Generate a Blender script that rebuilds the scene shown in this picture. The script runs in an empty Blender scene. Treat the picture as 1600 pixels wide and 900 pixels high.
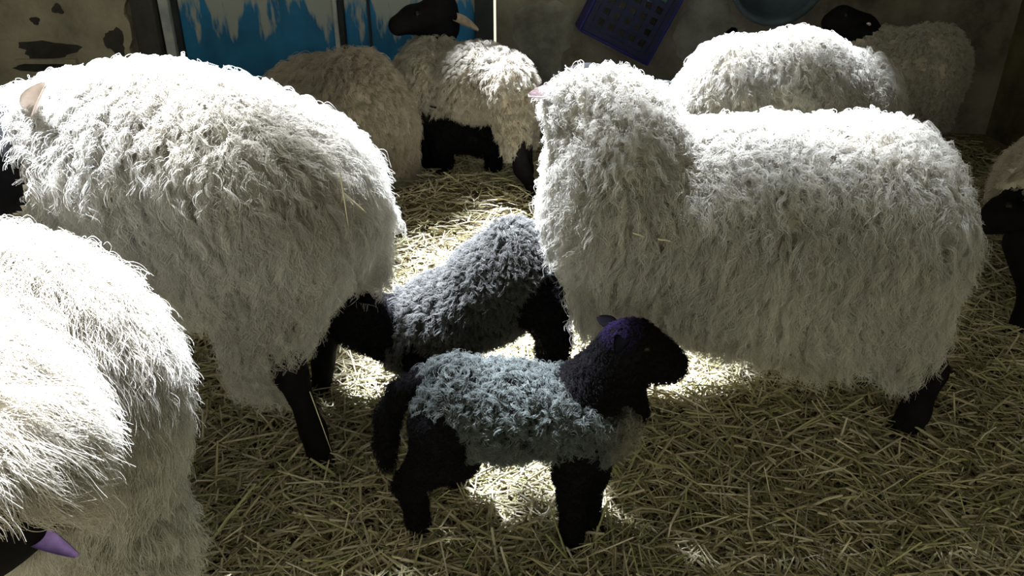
import bpy, math, random
import numpy as np
from mathutils import Vector, Matrix

random.seed(7)
rng = np.random.default_rng(7)
scene = bpy.context.scene
C = scene.collection

# ------------------------------------------------------------------ camera
CAM_H, PITCH, FPX = 1.15, math.radians(26.0), 1200.0
cam_d = bpy.data.cameras.new('camera')
cam_d.sensor_width = 36.0
cam_d.lens = 36.0 * FPX / 1600.0
cam_d.clip_start = 0.02
cam = bpy.data.objects.new('camera', cam_d)
cam.location = (0, 0, CAM_H)
cam.rotation_euler = (math.pi / 2 - PITCH, 0, 0)
C.objects.link(cam)
scene.camera = cam

# ------------------------------------------------------------------ light
w = bpy.data.worlds.new('sky')
scene.world = w
w.use_nodes = True
bg = w.node_tree.nodes['Background']
bg.inputs['Color'].default_value = (1.0, 0.97, 0.70, 1)
bg.inputs['Strength'].default_value = 0.45

ROOF_Z = 3.0
SUN_DIR = Vector((.25, -.42, -.87)).normalized()      # daylight falls in from behind, through openings shaped into the unseen roof
sd = bpy.data.lights.new('sun', 'SUN')
sd.energy = 35.0; sd.angle = math.radians(4.6); sd.color = (.85, .905, 1.0)
so = bpy.data.objects.new('sun', sd)
so.rotation_euler = SUN_DIR.to_track_quat('-Z', 'Y').to_euler(); so.location = (-1, 4, 6)
C.objects.link(so)

scene.view_settings.view_transform = 'Standard'
scene.view_settings.look = 'None'
scene.view_settings.exposure = 1.45
scene.view_settings.gamma = 1.0
scene.view_settings.use_curve_mapping = False

# ------------------------------------------------------------------ helpers
cp, sp = math.cos(PITCH), math.sin(PITCH)
def P(px, py, Y):
    """photo pixel seen at the upright plane that stands Y metres away"""
    u = (px - 800) / FPX; v = (450 - py) / FPX
    t = Y / (cp + v * sp)
    return np.array([u * t, Y, CAM_H + t * (-sp + v * cp)])
def G(px, py, z=0.0):
    u = (px - 800) / FPX; v = (450 - py) / FPX
    t = (z - CAM_H) / (-sp + v * cp)
    return np.array([u * t, t * (cp + v * sp), z])

def floor_z(x, y):
    x = np.asarray(x, float); y = np.asarray(y, float)
    z = 0.012 * np.sin(3.1 * x + 1.0) * np.sin(2.7 * y + .4) + 0.008 * np.sin(7 * x + 2 * y) + 0.006 * np.sin(9 * y - 5 * x)
    z = z + 0.11 * np.exp(-(((x + 0.25) / .6) ** 2 + ((y - 3.2) / .30) ** 2))
    return z - 0.01

def tag(o, label=None, cat=None, group=None, kind=None):
    if label: o['label'] = label
    if cat: o['category'] = cat
    if group: o['group'] = group
    if kind: o['kind'] = kind
    return o
def empty(name, loc):
    o = bpy.data.objects.new(name, None)
    o.empty_display_size = .1
    o.location = loc
    C.objects.link(o)
    return o
def link(name, data, parent=None, origin=None):
    o = bpy.data.objects.new(name, data)
    C.objects.link(o)
    if parent is not None: o.parent = parent
    return o
def np_mesh(name, verts, quads, mats, mat_idx=None, smooth=True, tris=None):
    """fast mesh from arrays of quads"""
    me = bpy.data.meshes.new(name)
    verts = np.asarray(verts, np.float32)
    faces = np.asarray(quads, np.int32)
    nf, k = faces.shape
    me.vertices.add(len(verts)); me.vertices.foreach_set('co', verts.ravel())
    me.loops.add(nf * k); me.loops.foreach_set('vertex_index', faces.ravel())
    me.polygons.add(nf)
    me.polygons.foreach_set('loop_start', np.arange(nf, dtype=np.int32) * k)
    me.polygons.foreach_set('loop_total', np.full(nf, k, np.int32))
    me.polygons.foreach_set('use_smooth', np.full(nf, smooth, bool))
    for m in mats: me.materials.append(m)
    if mat_idx is not None: me.polygons.foreach_set('material_index', mat_idx.astype(np.int32))
    me.update(calc_edges=True)
    return me
def py_mesh(name, verts, faces, mat, smooth=False):
    me = bpy.data.meshes.new(name)
    me.from_pydata([tuple(map(float, v)) for v in verts], [], faces)
    me.materials.append(mat)
    if smooth: me.polygons.foreach_set('use_smooth', [True] * len(me.polygons))
    me.update()
    return me
BOXF = [(0, 3, 2, 1), (4, 5, 6, 7), (0, 1, 5, 4), (1, 2, 6, 5), (2, 3, 7, 6), (3, 0, 4, 7)]
def boxes(name, lst, mat, bevel=0.0):
    """several boxes (x0,x1,y0,y1,z0,z1) as one mesh"""
    V, F = [], []
    for x0, x1, y0, y1, z0, z1 in lst:
        b = len(V)
        V += [(x0, y0, z0), (x1, y0, z0), (x1, y1, z0), (x0, y1, z0), (x0, y0, z1), (x1, y0, z1), (x1, y1, z1), (x0, y1, z1)]
        F += [tuple(b + i for i in f) for f in BOXF]
    return py_mesh(name, V, F, mat)
def bevel(o, w, seg=2):
    m = o.modifiers.new('bevel', 'BEVEL'); m.width = w; m.segments = seg; m.limit_method = 'ANGLE'
    return o

def noise3(p, f, seed):
    r = np.random.default_rng(seed)
    out = np.zeros(len(p))
    for i in range(5):
        d = r.normal(size=3); d /= np.linalg.norm(d)
        out += np.sin(p @ d * f * r.uniform(.6, 1.6) + r.uniform(0, 6.28))
    return out / 2.6
def nrm(a):
    return a / np.maximum(np.linalg.norm(a, axis=-1, keepdims=True), 1e-9)

# ------------------------------------------------------------------ materials
def mat_new(name):
    m = bpy.data.materials.new(name); m.use_nodes = True
    nt = m.node_tree
    b = nt.nodes['Principled BSDF']
    return m, nt, b
def mat_plain(name, col, rough=.7, noise=0.0, scale=30, spec=.3):
    m, nt, b = mat_new(name)
    b.inputs['Roughness'].default_value = rough
    b.inputs['Specular IOR Level'].default_value = spec
    if noise:
        tc = nt.nodes.new('ShaderNodeTexCoord')
        n = nt.nodes.new('ShaderNodeTexNoise'); n.inputs['Scale'].default_value = scale; n.inputs['Detail'].default_value = 5
        r = nt.nodes.new('ShaderNodeValToRGB')
        r.color_ramp.elements[0].position = .3; r.color_ramp.elements[1].position = .7
        r.color_ramp.elements[0].color = tuple(c * (1 - noise) for c in col) + (1,)
        r.color_ramp.elements[1].color = tuple(min(1, c * (1 + noise)) for c in col) + (1,)
        nt.links.new(tc.outputs['Object'], n.inputs['Vector'])
        nt.links.new(n.outputs['Fac'], r.inputs['Fac'])
        nt.links.new(r.outputs['Color'], b.inputs['Base Color'])
    else:
        b.inputs['Base Color'].default_value = tuple(col) + (1,)
    return m
def mat_attr(name, rough=.75, spec=.2, sheen=0.0):
    m, nt, b = mat_new(name)
    a = nt.nodes.new('ShaderNodeAttribute'); a.attribute_name = 'col'
    nt.links.new(a.outputs['Color'], b.inputs['Base Color'])
    b.inputs['Roughness'].default_value = rough
    b.inputs['Specular IOR Level'].default_value = spec
    return m
M = {}
M['wool_skin'] = mat_plain('white_wool_base', (.50, .47, .40), .9, .2, 25, .1)
M['grey_skin'] = mat_plain('grey_wool_base', (.07, .075, .07), .9, .25, 40, .1)
M['brown_skin'] = mat_plain('brown_wool_base', (.32, .28, .22), .9, .25, 25, .1)
M['black'] = mat_plain('black_hide', (.006, .0055, .0065), .85, .3, 40, .06)
M['hoof'] = mat_plain('hoof_horn', (.009, .008, .007), .6, .3, 60, .15)
M['eye'] = mat_plain('eye_gloss', (.010, .007, .005), .4, 0, 1, .2)
M['ear_pale'] = mat_plain('pale_ear_skin', (.62, .52, .56), .8, .12, 40, .2)
M['ear_pink'] = mat_plain('pink_ear_skin', (.78, .66, .62), .8, .12, 40, .2)
M['ear_tan'] = mat_plain('tan_ear_skin', (.26, .21, .16), .85, .3, 30, .15)
M['ear_black'] = mat_plain('black_ear_skin', (.006, .0055, .0075), .9, .2, 40, .03)
M['ear_purple'] = mat_plain('purple_marked_ear', (.30, .20, .55), .8, .35, 60, .2)
M['strand'] = mat_attr('wool_strand', .8, .1)
def strand_glow_through(m):
    # wool fibres let light through: half reflecting, half translucent
    nt = m.node_tree
    b = nt.nodes['Principled BSDF']; out = nt.nodes['Material Output']
    a = [n for n in nt.nodes if n.type == 'ATTRIBUTE'][0]
    t = nt.nodes.new('ShaderNodeBsdfTranslucent'); mx = nt.nodes.new('ShaderNodeMixShader')
    mx.inputs['Fac'].default_value = .45
    nt.links.new(a.outputs['Color'], t.inputs['Color'])
    nt.links.new(b.outputs[0], mx.inputs[1]); nt.links.new(t.outputs[0], mx.inputs[2])
    nt.links.new(mx.outputs[0], out.inputs['Surface'])
strand_glow_through(M['strand'])
M['straw'] = mat_attr('straw', .55, .35)

# ------------------------------------------------------------------ structure
WALL_Y = 4.40
def wallx(px, py=20): return P(px, py, WALL_Y)[0]
# floor
def build_floor():
    xs = np.linspace(-3.4, 3.4, 90); ys = np.linspace(-2.5, 4.5, 90)
    X, Y = np.meshgrid(xs, ys, indexing='ij')
    V = np.stack([X, Y, floor_z(X, Y)], -1).reshape(-1, 3)
    n = 90
    i, j = np.meshgrid(np.arange(n - 1), np.arange(n - 1), indexing='ij')
    a = (i * n + j).ravel()
    Q = np.stack([a, a + n, a + n + 1, a + 1], 1)
    m, nt, b = mat_new('trampled_straw_floor')
    tc = nt.nodes.new('ShaderNodeTexCoord')
    mp = nt.nodes.new('ShaderNodeMapping'); mp.inputs['Scale'].default_value = (1, 1, 1)
    n1 = nt.nodes.new('ShaderNodeTexNoise'); n1.inputs['Scale'].default_value = 45; n1.inputs['Detail'].default_value = 8; n1.inputs['Distortion'].default_value = 1.5
    r = nt.nodes.new('ShaderNodeValToRGB')
    r.color_ramp.elements[0].position = .35; r.color_ramp.elements[0].color = (.05, .038, .016, 1)
    r.color_ramp.elements[1].position = .75; r.color_ramp.elements[1].color = (.22, .17, .08, 1)
    bp = nt.nodes.new('ShaderNodeBump'); bp.inputs['Strength'].default_value = .8; bp.inputs['Distance'].default_value = .01
    L = nt.links
    L.new(tc.outputs['Object'], mp.inputs['Vector']); L.new(mp.outputs['Vector'], n1.inputs['Vector'])
    L.new(n1.outputs['Fac'], r.inputs['Fac']); L.new(r.outputs['Color'], b.inputs['Base Color'])
    L.new(n1.outputs['Fac'], bp.inputs['Height']); L.new(bp.outputs['Normal'], b.inputs['Normal'])
    b.inputs['Roughness'].default_value = .9
    tag(link('floor', np_mesh('floor', V, Q, [m])), kind='structure')
build_floor()

def mat_wall(name, c0, c1, c2, scale=3.0, bump=.5):
    """mottled plaster: two mottled tones and stained patches"""
    m, nt, b = mat_new(name); L = nt.links
    tc = nt.nodes.new('ShaderNodeTexCoord')
    n1 = nt.nodes.new('ShaderNodeTexNoise'); n1.inputs['Scale'].default_value = scale; n1.inputs['Detail'].default_value = 9; n1.inputs['Roughness'].default_value = .65
    r = nt.nodes.new('ShaderNodeValToRGB'); e = r.color_ramp.elements
    e[0].position = .36; e[0].color = tuple(c0) + (1,)
    e[1].position = .62; e[1].color = tuple(c2) + (1,)
    k = e.new(.48); k.color = tuple(c1) + (1,)
    n2 = nt.nodes.new('ShaderNodeTexNoise'); n2.inputs['Scale'].default_value = scale * 14; n2.inputs['Detail'].default_value = 6
    bp = nt.nodes.new('ShaderNodeBump'); bp.inputs['Strength'].default_value = bump; bp.inputs['Distance'].default_value = .012
    L.new(tc.outputs['Object'], n1.inputs['Vector']); L.new(tc.outputs['Object'], n2.inputs['Vector'])
    L.new(n1.outputs['Fac'], r.inputs['Fac']); L.new(r.outputs['Color'], b.inputs['Base Color'])
    L.new(n2.outputs['Fac'], bp.inputs['Height']); L.new(bp.outputs['Normal'], b.inputs['Normal'])
    b.inputs['Roughness'].default_value = .92
    b.inputs['Specular IOR Level'].default_value = .15
    return m
M['render_wall'] = mat_wall('old_render', (.045, .04, .032), (.13, .12, .095), (.20, .185, .15), 2.2)
M['plaster'] = mat_wall('beige_plaster', (.20, .18, .14), (.30, .27, .21), (.38, .345, .27), 3.0, .35)
M['dark_wall'] = mat_wall('dark_rough_wall', (.05, .045, .028), (.10, .09, .052), (.15, .135, .075), 2.5)
M['jamb'] = mat_wall('dark_jamb', (.035, .034, .032), (.05, .048, .045), (.065, .062, .058), 4)
M['roof'] = mat_plain('roof_sheet', (.10, .10, .10), .8, .2, 6)

xd0, xd1 = wallx(251), wallx(771)      # doorway
slit_w = .014
o = link('wall_back', boxes('wall_back', [
    (-3.4, xd0 - .012, WALL_Y, WALL_Y + .25, -.05, ROOF_Z),
    (xd1 + slit_w, 3.4, WALL_Y, WALL_Y + .25, -.05, ROOF_Z),
    (xd0 - .012, xd1 + slit_w, WALL_Y, WALL_Y + .25, 2.1, ROOF_Z)], M['render_wall']))
tag(o, kind='structure'); wall_back = o
tag(link('wall_left', boxes('wall_left', [(-3.6, -3.4, -2.5, WALL_Y + .25, -.05, ROOF_Z)], M['render_wall'])), kind='structure')
tag(link('wall_right', boxes('wall_right', [(2.75, 2.95, -.6, WALL_Y + .0, -.05, ROOF_Z)], M['dark_wall'])), kind='structure')
# unseen roof, openings added to shape the light; each opening is where its patch of daylight lands on the floor, carried back up the light's direction
shx, shy = SUN_DIR.x / SUN_DIR.z * ROOF_Z, SUN_DIR.y / SUN_DIR.z * ROOF_Z
patches = [(-1.30, -.32, 1.04, 1.48), (-.32, -.10, 1.19, 1.48), (-.36, -.15, 1.48, 2.70), (-.15, .15, 1.42, 2.80), (-.05, .45, 2.70, 3.08), (.15, .27, 1.36, 2.70),
           (.27, .55, 1.23, 2.70), (.55, 1.06, 1.235, 1.54), (.55, 1.36, 2.26, 2.70), (-1.8, -.28, .15, .84), (-.02, .24, .99, 1.12)]
opens = [(a + shx, b + shx, c + shy, d + shy) for a, b, c, d in patches]
gx = sorted({-3.6, 3.4} | {v for o in opens for v in o[:2]}); gy = sorted({-2.5, WALL_Y + .25} | {v for o in opens for v in o[2:]})
cells = []
for xa, xb in zip(gx, gx[1:]):
    for ya, yb in zip(gy, gy[1:]):
        cx, cy = (xa + xb) / 2, (ya + yb) / 2
        if not any(a < cx < b and c < cy < d for a, b, c, d in opens): cells.append((xa, xb, ya, yb, ROOF_Z, ROOF_Z + .02))
tag(link('ceiling', boxes('ceiling', cells, M['roof'])), kind='structure')

# ragged sheet of plaster left of the doorway, with two fallen patches
def plaster_sheet():
    xe = wallx(205)
    r = random.Random(3)
    z = np.linspace(0, 2.6, 60)
    edge = [(xe + .03 * math.sin(9 * a) + .02 * math.sin(23 * a + 1) + r.uniform(-.012, .012), a) for a in z]
    V = [(-3.38, WALL_Y - .03, 2.6), (-3.38, WALL_Y - .03, 0)] + [(x, WALL_Y - .03, a) for x, a in edge]
    n = len(V)
    V += [(x, WALL_Y + .01, a) for x, _, a in V]
    F = [tuple(range(n))] + [(i, i + n, (i + 1) % n + n, (i + 1) % n) for i in range(n)]
    return py_mesh('plaster', V, F, M['plaster'])
link('plaster', plaster_sheet(), wall_back)
def ragged_disc(cx, cz, rx, rz, seed, y0, y1, mat, name):
    r = random.Random(seed); n = 26; V = []
    for i in range(n):
        a = i / n * 6.2832; k = 1 + .18 * math.sin(3 * a + seed) + r.uniform(-.12, .12)
        V.append((cx + rx * k * math.cos(a), y0, cz + rz * k * math.sin(a)))
    V += [(x, y1, z) for x, _, z in V]
    F = [tuple(range(n - 1, -1, -1))] + [(i, i + 1 if i + 1 < n else 0, (i + 1) % n + n, i + n) for i in range(n)]
    return py_mesh(name, V, F, mat)
for px, py, rx, rz, s in ((75, 78, .16, .05, 1), (180, 66, .055, .07, 5), (70, 104, .17, .03, 9), (90, 14, .03, .025, 4), (55, 32, .025, .02, 6)):
    q = P(px, py, WALL_Y - .03)
    link('dark_patch', ragged_disc(q[0], q[2], rx, rz, s, WALL_Y - .033, WALL_Y - .028, M['jamb'], 'dark_patch'), wall_back)  # flat ragged discs, darker than the plaster around them
q0, q1 = P(25, 96, WALL_Y - .05), P(118, 90, WALL_Y - .05)
link('ledge', boxes('ledge', [(q0[0], q1[0], WALL_Y - .06, WALL_Y - .02, q0[2] - .012, q0[2] + .012)], M['plaster']), wall_back)
# dark timber jamb beside the doorway
tag(bevel(link('trim_1', boxes('trim_1', [(wallx(212), xd0 - .012, WALL_Y - .06, WALL_Y + .02, 0, 2.1)], M['jamb'])), .01), kind='structure')

# blue doors with worn paint
def mat_door():
    m, nt, b = mat_new('worn_blue_paint'); L = nt.links
    tc = nt.nodes.new('ShaderNodeTexCoord')
    mp = nt.nodes.new('ShaderNodeMapping'); mp.inputs['Scale'].default_value = (5.5, 1, 1.4)
    n1 = nt.nodes.new('ShaderNodeTexNoise'); n1.inputs['Scale'].default_value = 1.6; n1.inputs['Detail'].default_value = 6; n1.inputs['Roughness'].default_value = .55
    sx = nt.nodes.new('ShaderNodeSeparateXYZ')
    ma = nt.nodes.new('ShaderNodeMath'); ma.operation = 'MULTIPLY_ADD'; ma.inputs[1].default_value = .95; ma.inputs[2].default_value = -.56
    ad = nt.nodes.new('ShaderNodeMath'); ad.operation = 'ADD'
    r = nt.nodes.new('ShaderNodeValToRGB')
    r.color_ramp.elements[0].position = .50; r.color_ramp.elements[0].color = (0, 0, 0, 1)
    r.color_ramp.elements[1].position = .56; r.color_ramp.elements[1].color = (1, 1, 1, 1)
    n2 = nt.nodes.new('ShaderNodeTexNoise'); n2.inputs['Scale'].default_value = 5; n2.inputs['Detail'].default_value = 5
    rb = nt.nodes.new('ShaderNodeValToRGB')
    rb.color_ramp.elements[0].position = .3; rb.color_ramp.elements[0].color = (.006, .085, .20, 1)
    rb.color_ramp.elements[1].position = .7; rb.color_ramp.elements[1].color = (.012, .17, .38, 1)
    mx = nt.nodes.new('ShaderNodeMix'); mx.data_type = 'RGBA'
    L.new(tc.outputs['Object'], mp.inputs['Vector']); L.new(mp.outputs['Vector'], n1.inputs['Vector'])
    L.new(tc.outputs['Object'], sx.inputs['Vector']); L.new(tc.outputs['Object'], n2.inputs['Vector'])
    L.new(sx.outputs['Z'], ma.inputs[0]); L.new(ma.outputs[0], ad.inputs[0]); L.new(n1.outputs['Fac'], ad.inputs[1])
    L.new(ad.outputs[0], r.inputs['Fac']); L.new(n2.outputs['Fac'], rb.inputs['Fac'])
    L.new(r.outputs['Color'], mx.inputs['Factor']); L.new(rb.outputs['Color'], mx.inputs['A'])
    mx.inputs['B'].default_value = (.30, .33, .32, 1)
    L.new(mx.outputs['Result'], b.inputs['Base Color'])
    b.inputs['Roughness'].default_value = .55
    b.inputs['Specular IOR Level'].default_value = .3
    return m
M['door'] = mat_door()
M['door_dark'] = mat_plain('dark_door_edge', (.02, .025, .03), .7, .3, 12)
M['door_frame'] = mat_plain('grey_worn_frame', (.40, .43, .45), .7, .35, 8)
def door(n, xa, xb, parts):
    d = empty('door_%d' % n, ((xa + xb) / 2, WALL_Y + .05, 0)); tag(d, kind='structure')
    c = d.location
    for nm, x0, x1, y0, y1, z0, z1, mt in parts:
        ob = link(nm, boxes(nm, [(x0 - c.x, x1 - c.x, y0 - c.y, y1 - c.y, z0, z1)], M[mt]), d)
        bevel(ob, .006)
xa, xb, xm = wallx(256), wallx(520), wallx(527)
door(1, xd0, xm, [
    ('hinge_stile', xd0, wallx(266), WALL_Y - .02, WALL_Y + .06, .02, 2.1, 'door_frame'),
    ('panel', wallx(266), xb, WALL_Y + .03, WALL_Y + .06, .02, 2.1, 'door'),
    ('edge_strip', wallx(268), wallx(277), WALL_Y + .005, WALL_Y + .04, .02, 2.1, 'door_dark'),
    ('meeting_stile', xb, xm, WALL_Y - .01, WALL_Y + .06, .02, 2.1, 'door_frame')])
door(2, xm, xd1, [
    ('edge_strip', xm + .002, wallx(536), WALL_Y + .0, WALL_Y + .06, .02, 2.1, 'door_dark'),
    ('panel', wallx(536), wallx(742), WALL_Y + .03, WALL_Y + .06, .02, 2.1, 'door'),
    ('seam_batten', wallx(573), wallx(577), WALL_Y + .015, WALL_Y + .05, .02, 2.1, 'door_dark'),
    ('closing_stile', wallx(742), xd1, WALL_Y - .015, WALL_Y + .06, .02, 2.1, 'door_dark')])
# grime that blocks the lower part of the left gap
link('gap_filler', boxes('gap_filler', [(xd0 - .014, xd0 + .002, WALL_Y + .02, WALL_Y + .08, 0, P(250, 24, WALL_Y)[2])], M['door_dark']), wall_back)

# ------------------------------------------------------------------ animal kit
class SDF:
    def __init__(self, k=.035):
        self.prims = []; self.k = k
    def e(self, c, r, tag='wool', yaw=0, pitch=0):
        self.prims.append(('e', np.array(c, float), np.array(r, float), tag, yaw, pitch)); return self
    def c(self, a, b, ra, rb, tag='wool'):
        self.prims.append(('c', np.array(a, float), np.array(b, float), (ra, rb), tag)); return self
    def chain(self, pts, rad, tag='skin'):
        for i in range(len(pts) - 1): self.c(pts[i], pts[i + 1], rad[i], rad[i + 1], tag)
        return self
    def one(self, pr, p):
        if pr[0] == 'e':
            q = p - pr[1]
            yaw, pit = pr[4], pr[5]
            if yaw or pit:
                R = np.array((Matrix.Rotation(yaw, 3, 'Z') @ Matrix.Rotation(pit, 3, 'Y')))
                q = q @ R
            k0 = np.linalg.norm(q / pr[2], axis=-1); k1 = np.linalg.norm(q / pr[2] ** 2, axis=-1)
            return k0 * (k0 - 1) / np.maximum(k1, 1e-9)
        a, b, (ra, rb) = pr[1], pr[2], pr[3]
        ab = b - a
        t = np.clip(((p - a) @ ab) / max(ab @ ab, 1e-9), 0, 1)
        return np.linalg.norm(p - a - t[..., None] * ab, axis=-1) - (ra + (rb - ra) * t)
    def ev(self, p):
        acc = None
        for pr in self.prims:
            d = self.one(pr, p)
            if acc is None: acc = d
            else:
                k = self.k if min(np.atleast_1d(pr[2 if pr[0] == 'e' else 3])) > .05 else self.k * .5
                h = np.maximum(k - np.abs(acc - d), 0) / k
                acc = np.minimum(acc, d) - h * h * k * .25
        return acc
    def near(self, p):
        D = np.stack([self.one(pr, p) for pr in self.prims], 0)
        return np.argmin(D, 0)
    def tags(self): return [pr[3] if pr[0] == 'e' else pr[4] for pr in self.prims]
    def bounds(self):
        lo = np.full(3, 9e9); hi = -lo
        for pr in self.prims:
            if pr[0] == 'e':
                r = pr[2].max(); lo = np.minimum(lo, pr[1] - r); hi = np.maximum(hi, pr[1] + r)
            else:
                for c, r in ((pr[1], pr[3][0]), (pr[2], pr[3][1])):
                    lo = np.minimum(lo, c - r); hi = np.maximum(hi, c + r)
        return lo - .03, hi + .03

def surface(S, h):
    """surface nets over the body's distance field: one continuous skin"""
    lo, hi = S.bounds()
    n = np.ceil((hi - lo) / h).astype(int) + 1
    ax = [lo[i] + h * np.arange(n[i]) for i in range(3)]
    g = np.stack(np.meshgrid(*ax, indexing='ij'), -1)
    V = S.ev(g.reshape(-1, 3)).reshape(n)
    neg = V < 0
    cs = [(i, j, k) for i in (0, 1) for j in (0, 1) for k in (0, 1)]
    sl = lambda A, c: A[c[0]:n[0] - 1 + c[0], c[1]:n[1] - 1 + c[1], c[2]:n[2] - 1 + c[2]]
    cnt = sum(sl(neg, c).astype(int) for c in cs)
    act = (cnt > 0) & (cnt < 8)
    ids = -np.ones(act.shape, int); ids[act] = np.arange(act.sum())
    base = np.argwhere(act)
    pos = np.zeros((len(base), 3)); num = np.zeros(len(base))
    for c0 in cs:
        for a in range(3):
            if c0[a]: continue
            c1 = list(c0); c1[a] = 1
            v0 = sl(V, c0)[act]; v1 = sl(V, c1)[act]
            x = (v0 < 0) != (v1 < 0)
            t = np.where(x, v0 / np.where(x, v0 - v1, 1), 0)
            q = base + np.array(c0); q = q.astype(float); q[:, a] += t
            pos[x] += q[x]; num[x] += 1
    pos = lo + h * pos / num[:, None]
    Q = []
    for a in range(3):
        b, c = (a + 1) % 3, (a + 2) % 3
        s0 = [slice(None)] * 3; s1 = [slice(None)] * 3
        s0[a] = slice(0, -1); s1[a] = slice(1, None)
        ch = neg[tuple(s0)] != neg[tuple(s1)]
        e = np.argwhere(ch)
        ok = (e[:, b] > 0) & (e[:, c] > 0) & (e[:, b] < n[b] - 1) & (e[:, c] < n[c] - 1)
        e = e[ok]
        inside = neg[tuple(e.T)]
        def cid(db, dc):
            f = e.copy(); f[:, b] += db; f[:, c] += dc
            return ids[tuple(f.T)]
        q = np.stack([cid(-1, -1), cid(0, -1), cid(0, 0), cid(-1, 0)], 1)
        q[~inside] = q[~inside][:, ::-1]
        Q.append(q)
    return pos, np.concatenate(Q)

def sample(V, Q, dens, r):
    a, b, c, d = (V[Q[:, i]] for i in range(4))
    nr = np.cross(c - a, d - b)
    ar = .5 * np.linalg.norm(nr, axis=1)
    N = int(ar.sum() * dens)
    f = r.choice(len(Q), N, p=ar / ar.sum())
    u, v = r.random((N, 1)), r.random((N, 1))
    p = (a[f] * (1 - u) + b[f] * u) * (1 - v) + (d[f] * (1 - u) + c[f] * u) * v
    return p, nrm(nr[f])

def strands(name, parent, origin, p, n, r, length, m=8, K=7, clump=.008, curl=.006, freq=9.0, lift=.8, droop=.7,
            rad=.0006, comb=None, colfn=None, frizz=.25, spread=.6, swirl=.5):
    """locks of wool: each root grows m strands that share one bend and one curl"""
    N = len(p)
    g = np.array([0, 0, -1.0])
    gt = g - (n @ g)[:, None] * n
    sw = np.stack([noise3(p, 14, 1), noise3(p, 14, 2), noise3(p, 14, 3)], 1) * swirl
    rnd = r.normal(size=(N, 3)) * .35 + sw
    rnd -= (rnd * n).sum(1, keepdims=True) * n
    tan = gt * droop + rnd * .6
    if comb is not None: tan = tan + np.array(comb)
    L = length(p) if callable(length) else np.full(N, length)
    L = L * r.uniform(.65, 1.3, N)
    s = np.linspace(0, 1, K)
    path = np.zeros((N, K, 3))
    for i in range(1, K):
        d = nrm(n * lift * (1 - .75 * s[i]) + tan * (.35 + s[i]) + g * droop * .5 * s[i] ** 2)
        path[:, i] = path[:, i - 1] + d * (L / (K - 1))[:, None]
    u = nrm(np.cross(n, tan + 1e-4)); v = nrm(np.cross(u, nrm(tan + n * .3)))
    ph = r.uniform(0, 6.28, N); fr = freq * r.uniform(.7, 1.3, N) * np.sign(r.normal(size=N))
    off = r.normal(size=(N, m, 2)) * clump
    phj = ph[:, None] + r.normal(size=(N, m)) * .5
    cr = curl * r.uniform(.6, 1.4, (N, m))
    ang = phj[:, :, None] + fr[:, None, None] * s[None, None, :]
    amp = cr[:, :, None] * (s ** .6)[None, None, :]
    taper = (1 - spread * s)[None, None, :]
    U = off[:, :, 0, None] * taper + amp * (np.cos(ang) - np.cos(phj)[:, :, None])
    W = off[:, :, 1, None] * taper + amp * (np.sin(ang) - np.sin(phj)[:, :, None])
    lenj = r.uniform(.8, 1.1, (N, m, 1, 1))
    pts = p[:, None, None, :] + path[:, None] * lenj + U[..., None] * u[:, None, None, :] + W[..., None] * v[:, None, None, :]
    pts = pts + r.normal(size=(N, m, 1, 3)) * frizz * .01 * (s ** 1.5)[None, None, :, None]
    pts[..., 2] = np.maximum(pts[..., 2], .012)
    pts = (pts - np.array(origin)).reshape(-1, 3).astype(np.float32)
    hc = bpy.data.hair_curves.new(name)
    tot = N * m
    hc.add_curves([K] * tot)
    hc.attributes['position'].data.foreach_set('vector', pts.ravel())
    ra = hc.attributes.get('radius') or hc.attributes.new('radius', 'FLOAT', 'POINT')
    rr = rad * np.linspace(1, .35, K)[None, :] * r.uniform(.7, 1.3, (tot, 1))
    ra.data.foreach_set('value', rr.astype(np.float32).ravel())
    col = colfn(p, r)                                   # N,K? colours per lock (root, tip)
    c0, c1 = col
    c0 = np.repeat(c0, m, 0); c1 = np.repeat(c1, m, 0)
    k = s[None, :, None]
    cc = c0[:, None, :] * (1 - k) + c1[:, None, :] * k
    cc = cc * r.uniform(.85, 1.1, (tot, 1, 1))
    cc = np.concatenate([cc, np.ones(cc.shape[:2] + (1,))], -1)
    ca = hc.attributes.new('col', 'FLOAT_COLOR', 'POINT')
    ca.data.foreach_set('color', np.clip(cc, 0, 1).astype(np.float32).ravel())
    hc.materials.append(M['strand'])
    return link(name, hc, parent)

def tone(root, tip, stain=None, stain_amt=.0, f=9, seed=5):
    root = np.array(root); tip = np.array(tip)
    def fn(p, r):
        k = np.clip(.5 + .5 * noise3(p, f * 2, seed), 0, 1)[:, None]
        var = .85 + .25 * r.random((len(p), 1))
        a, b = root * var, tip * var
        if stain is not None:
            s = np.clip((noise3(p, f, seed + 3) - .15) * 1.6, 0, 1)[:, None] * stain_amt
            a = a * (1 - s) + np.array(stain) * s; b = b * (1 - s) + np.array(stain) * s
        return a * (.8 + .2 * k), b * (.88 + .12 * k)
    return fn
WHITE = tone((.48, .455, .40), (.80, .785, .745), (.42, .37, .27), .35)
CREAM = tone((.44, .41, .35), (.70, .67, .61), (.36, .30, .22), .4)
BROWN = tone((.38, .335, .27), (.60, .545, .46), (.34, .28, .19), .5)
BLACKH = tone((.008, .007, .009), (.018, .017, .02))

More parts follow.
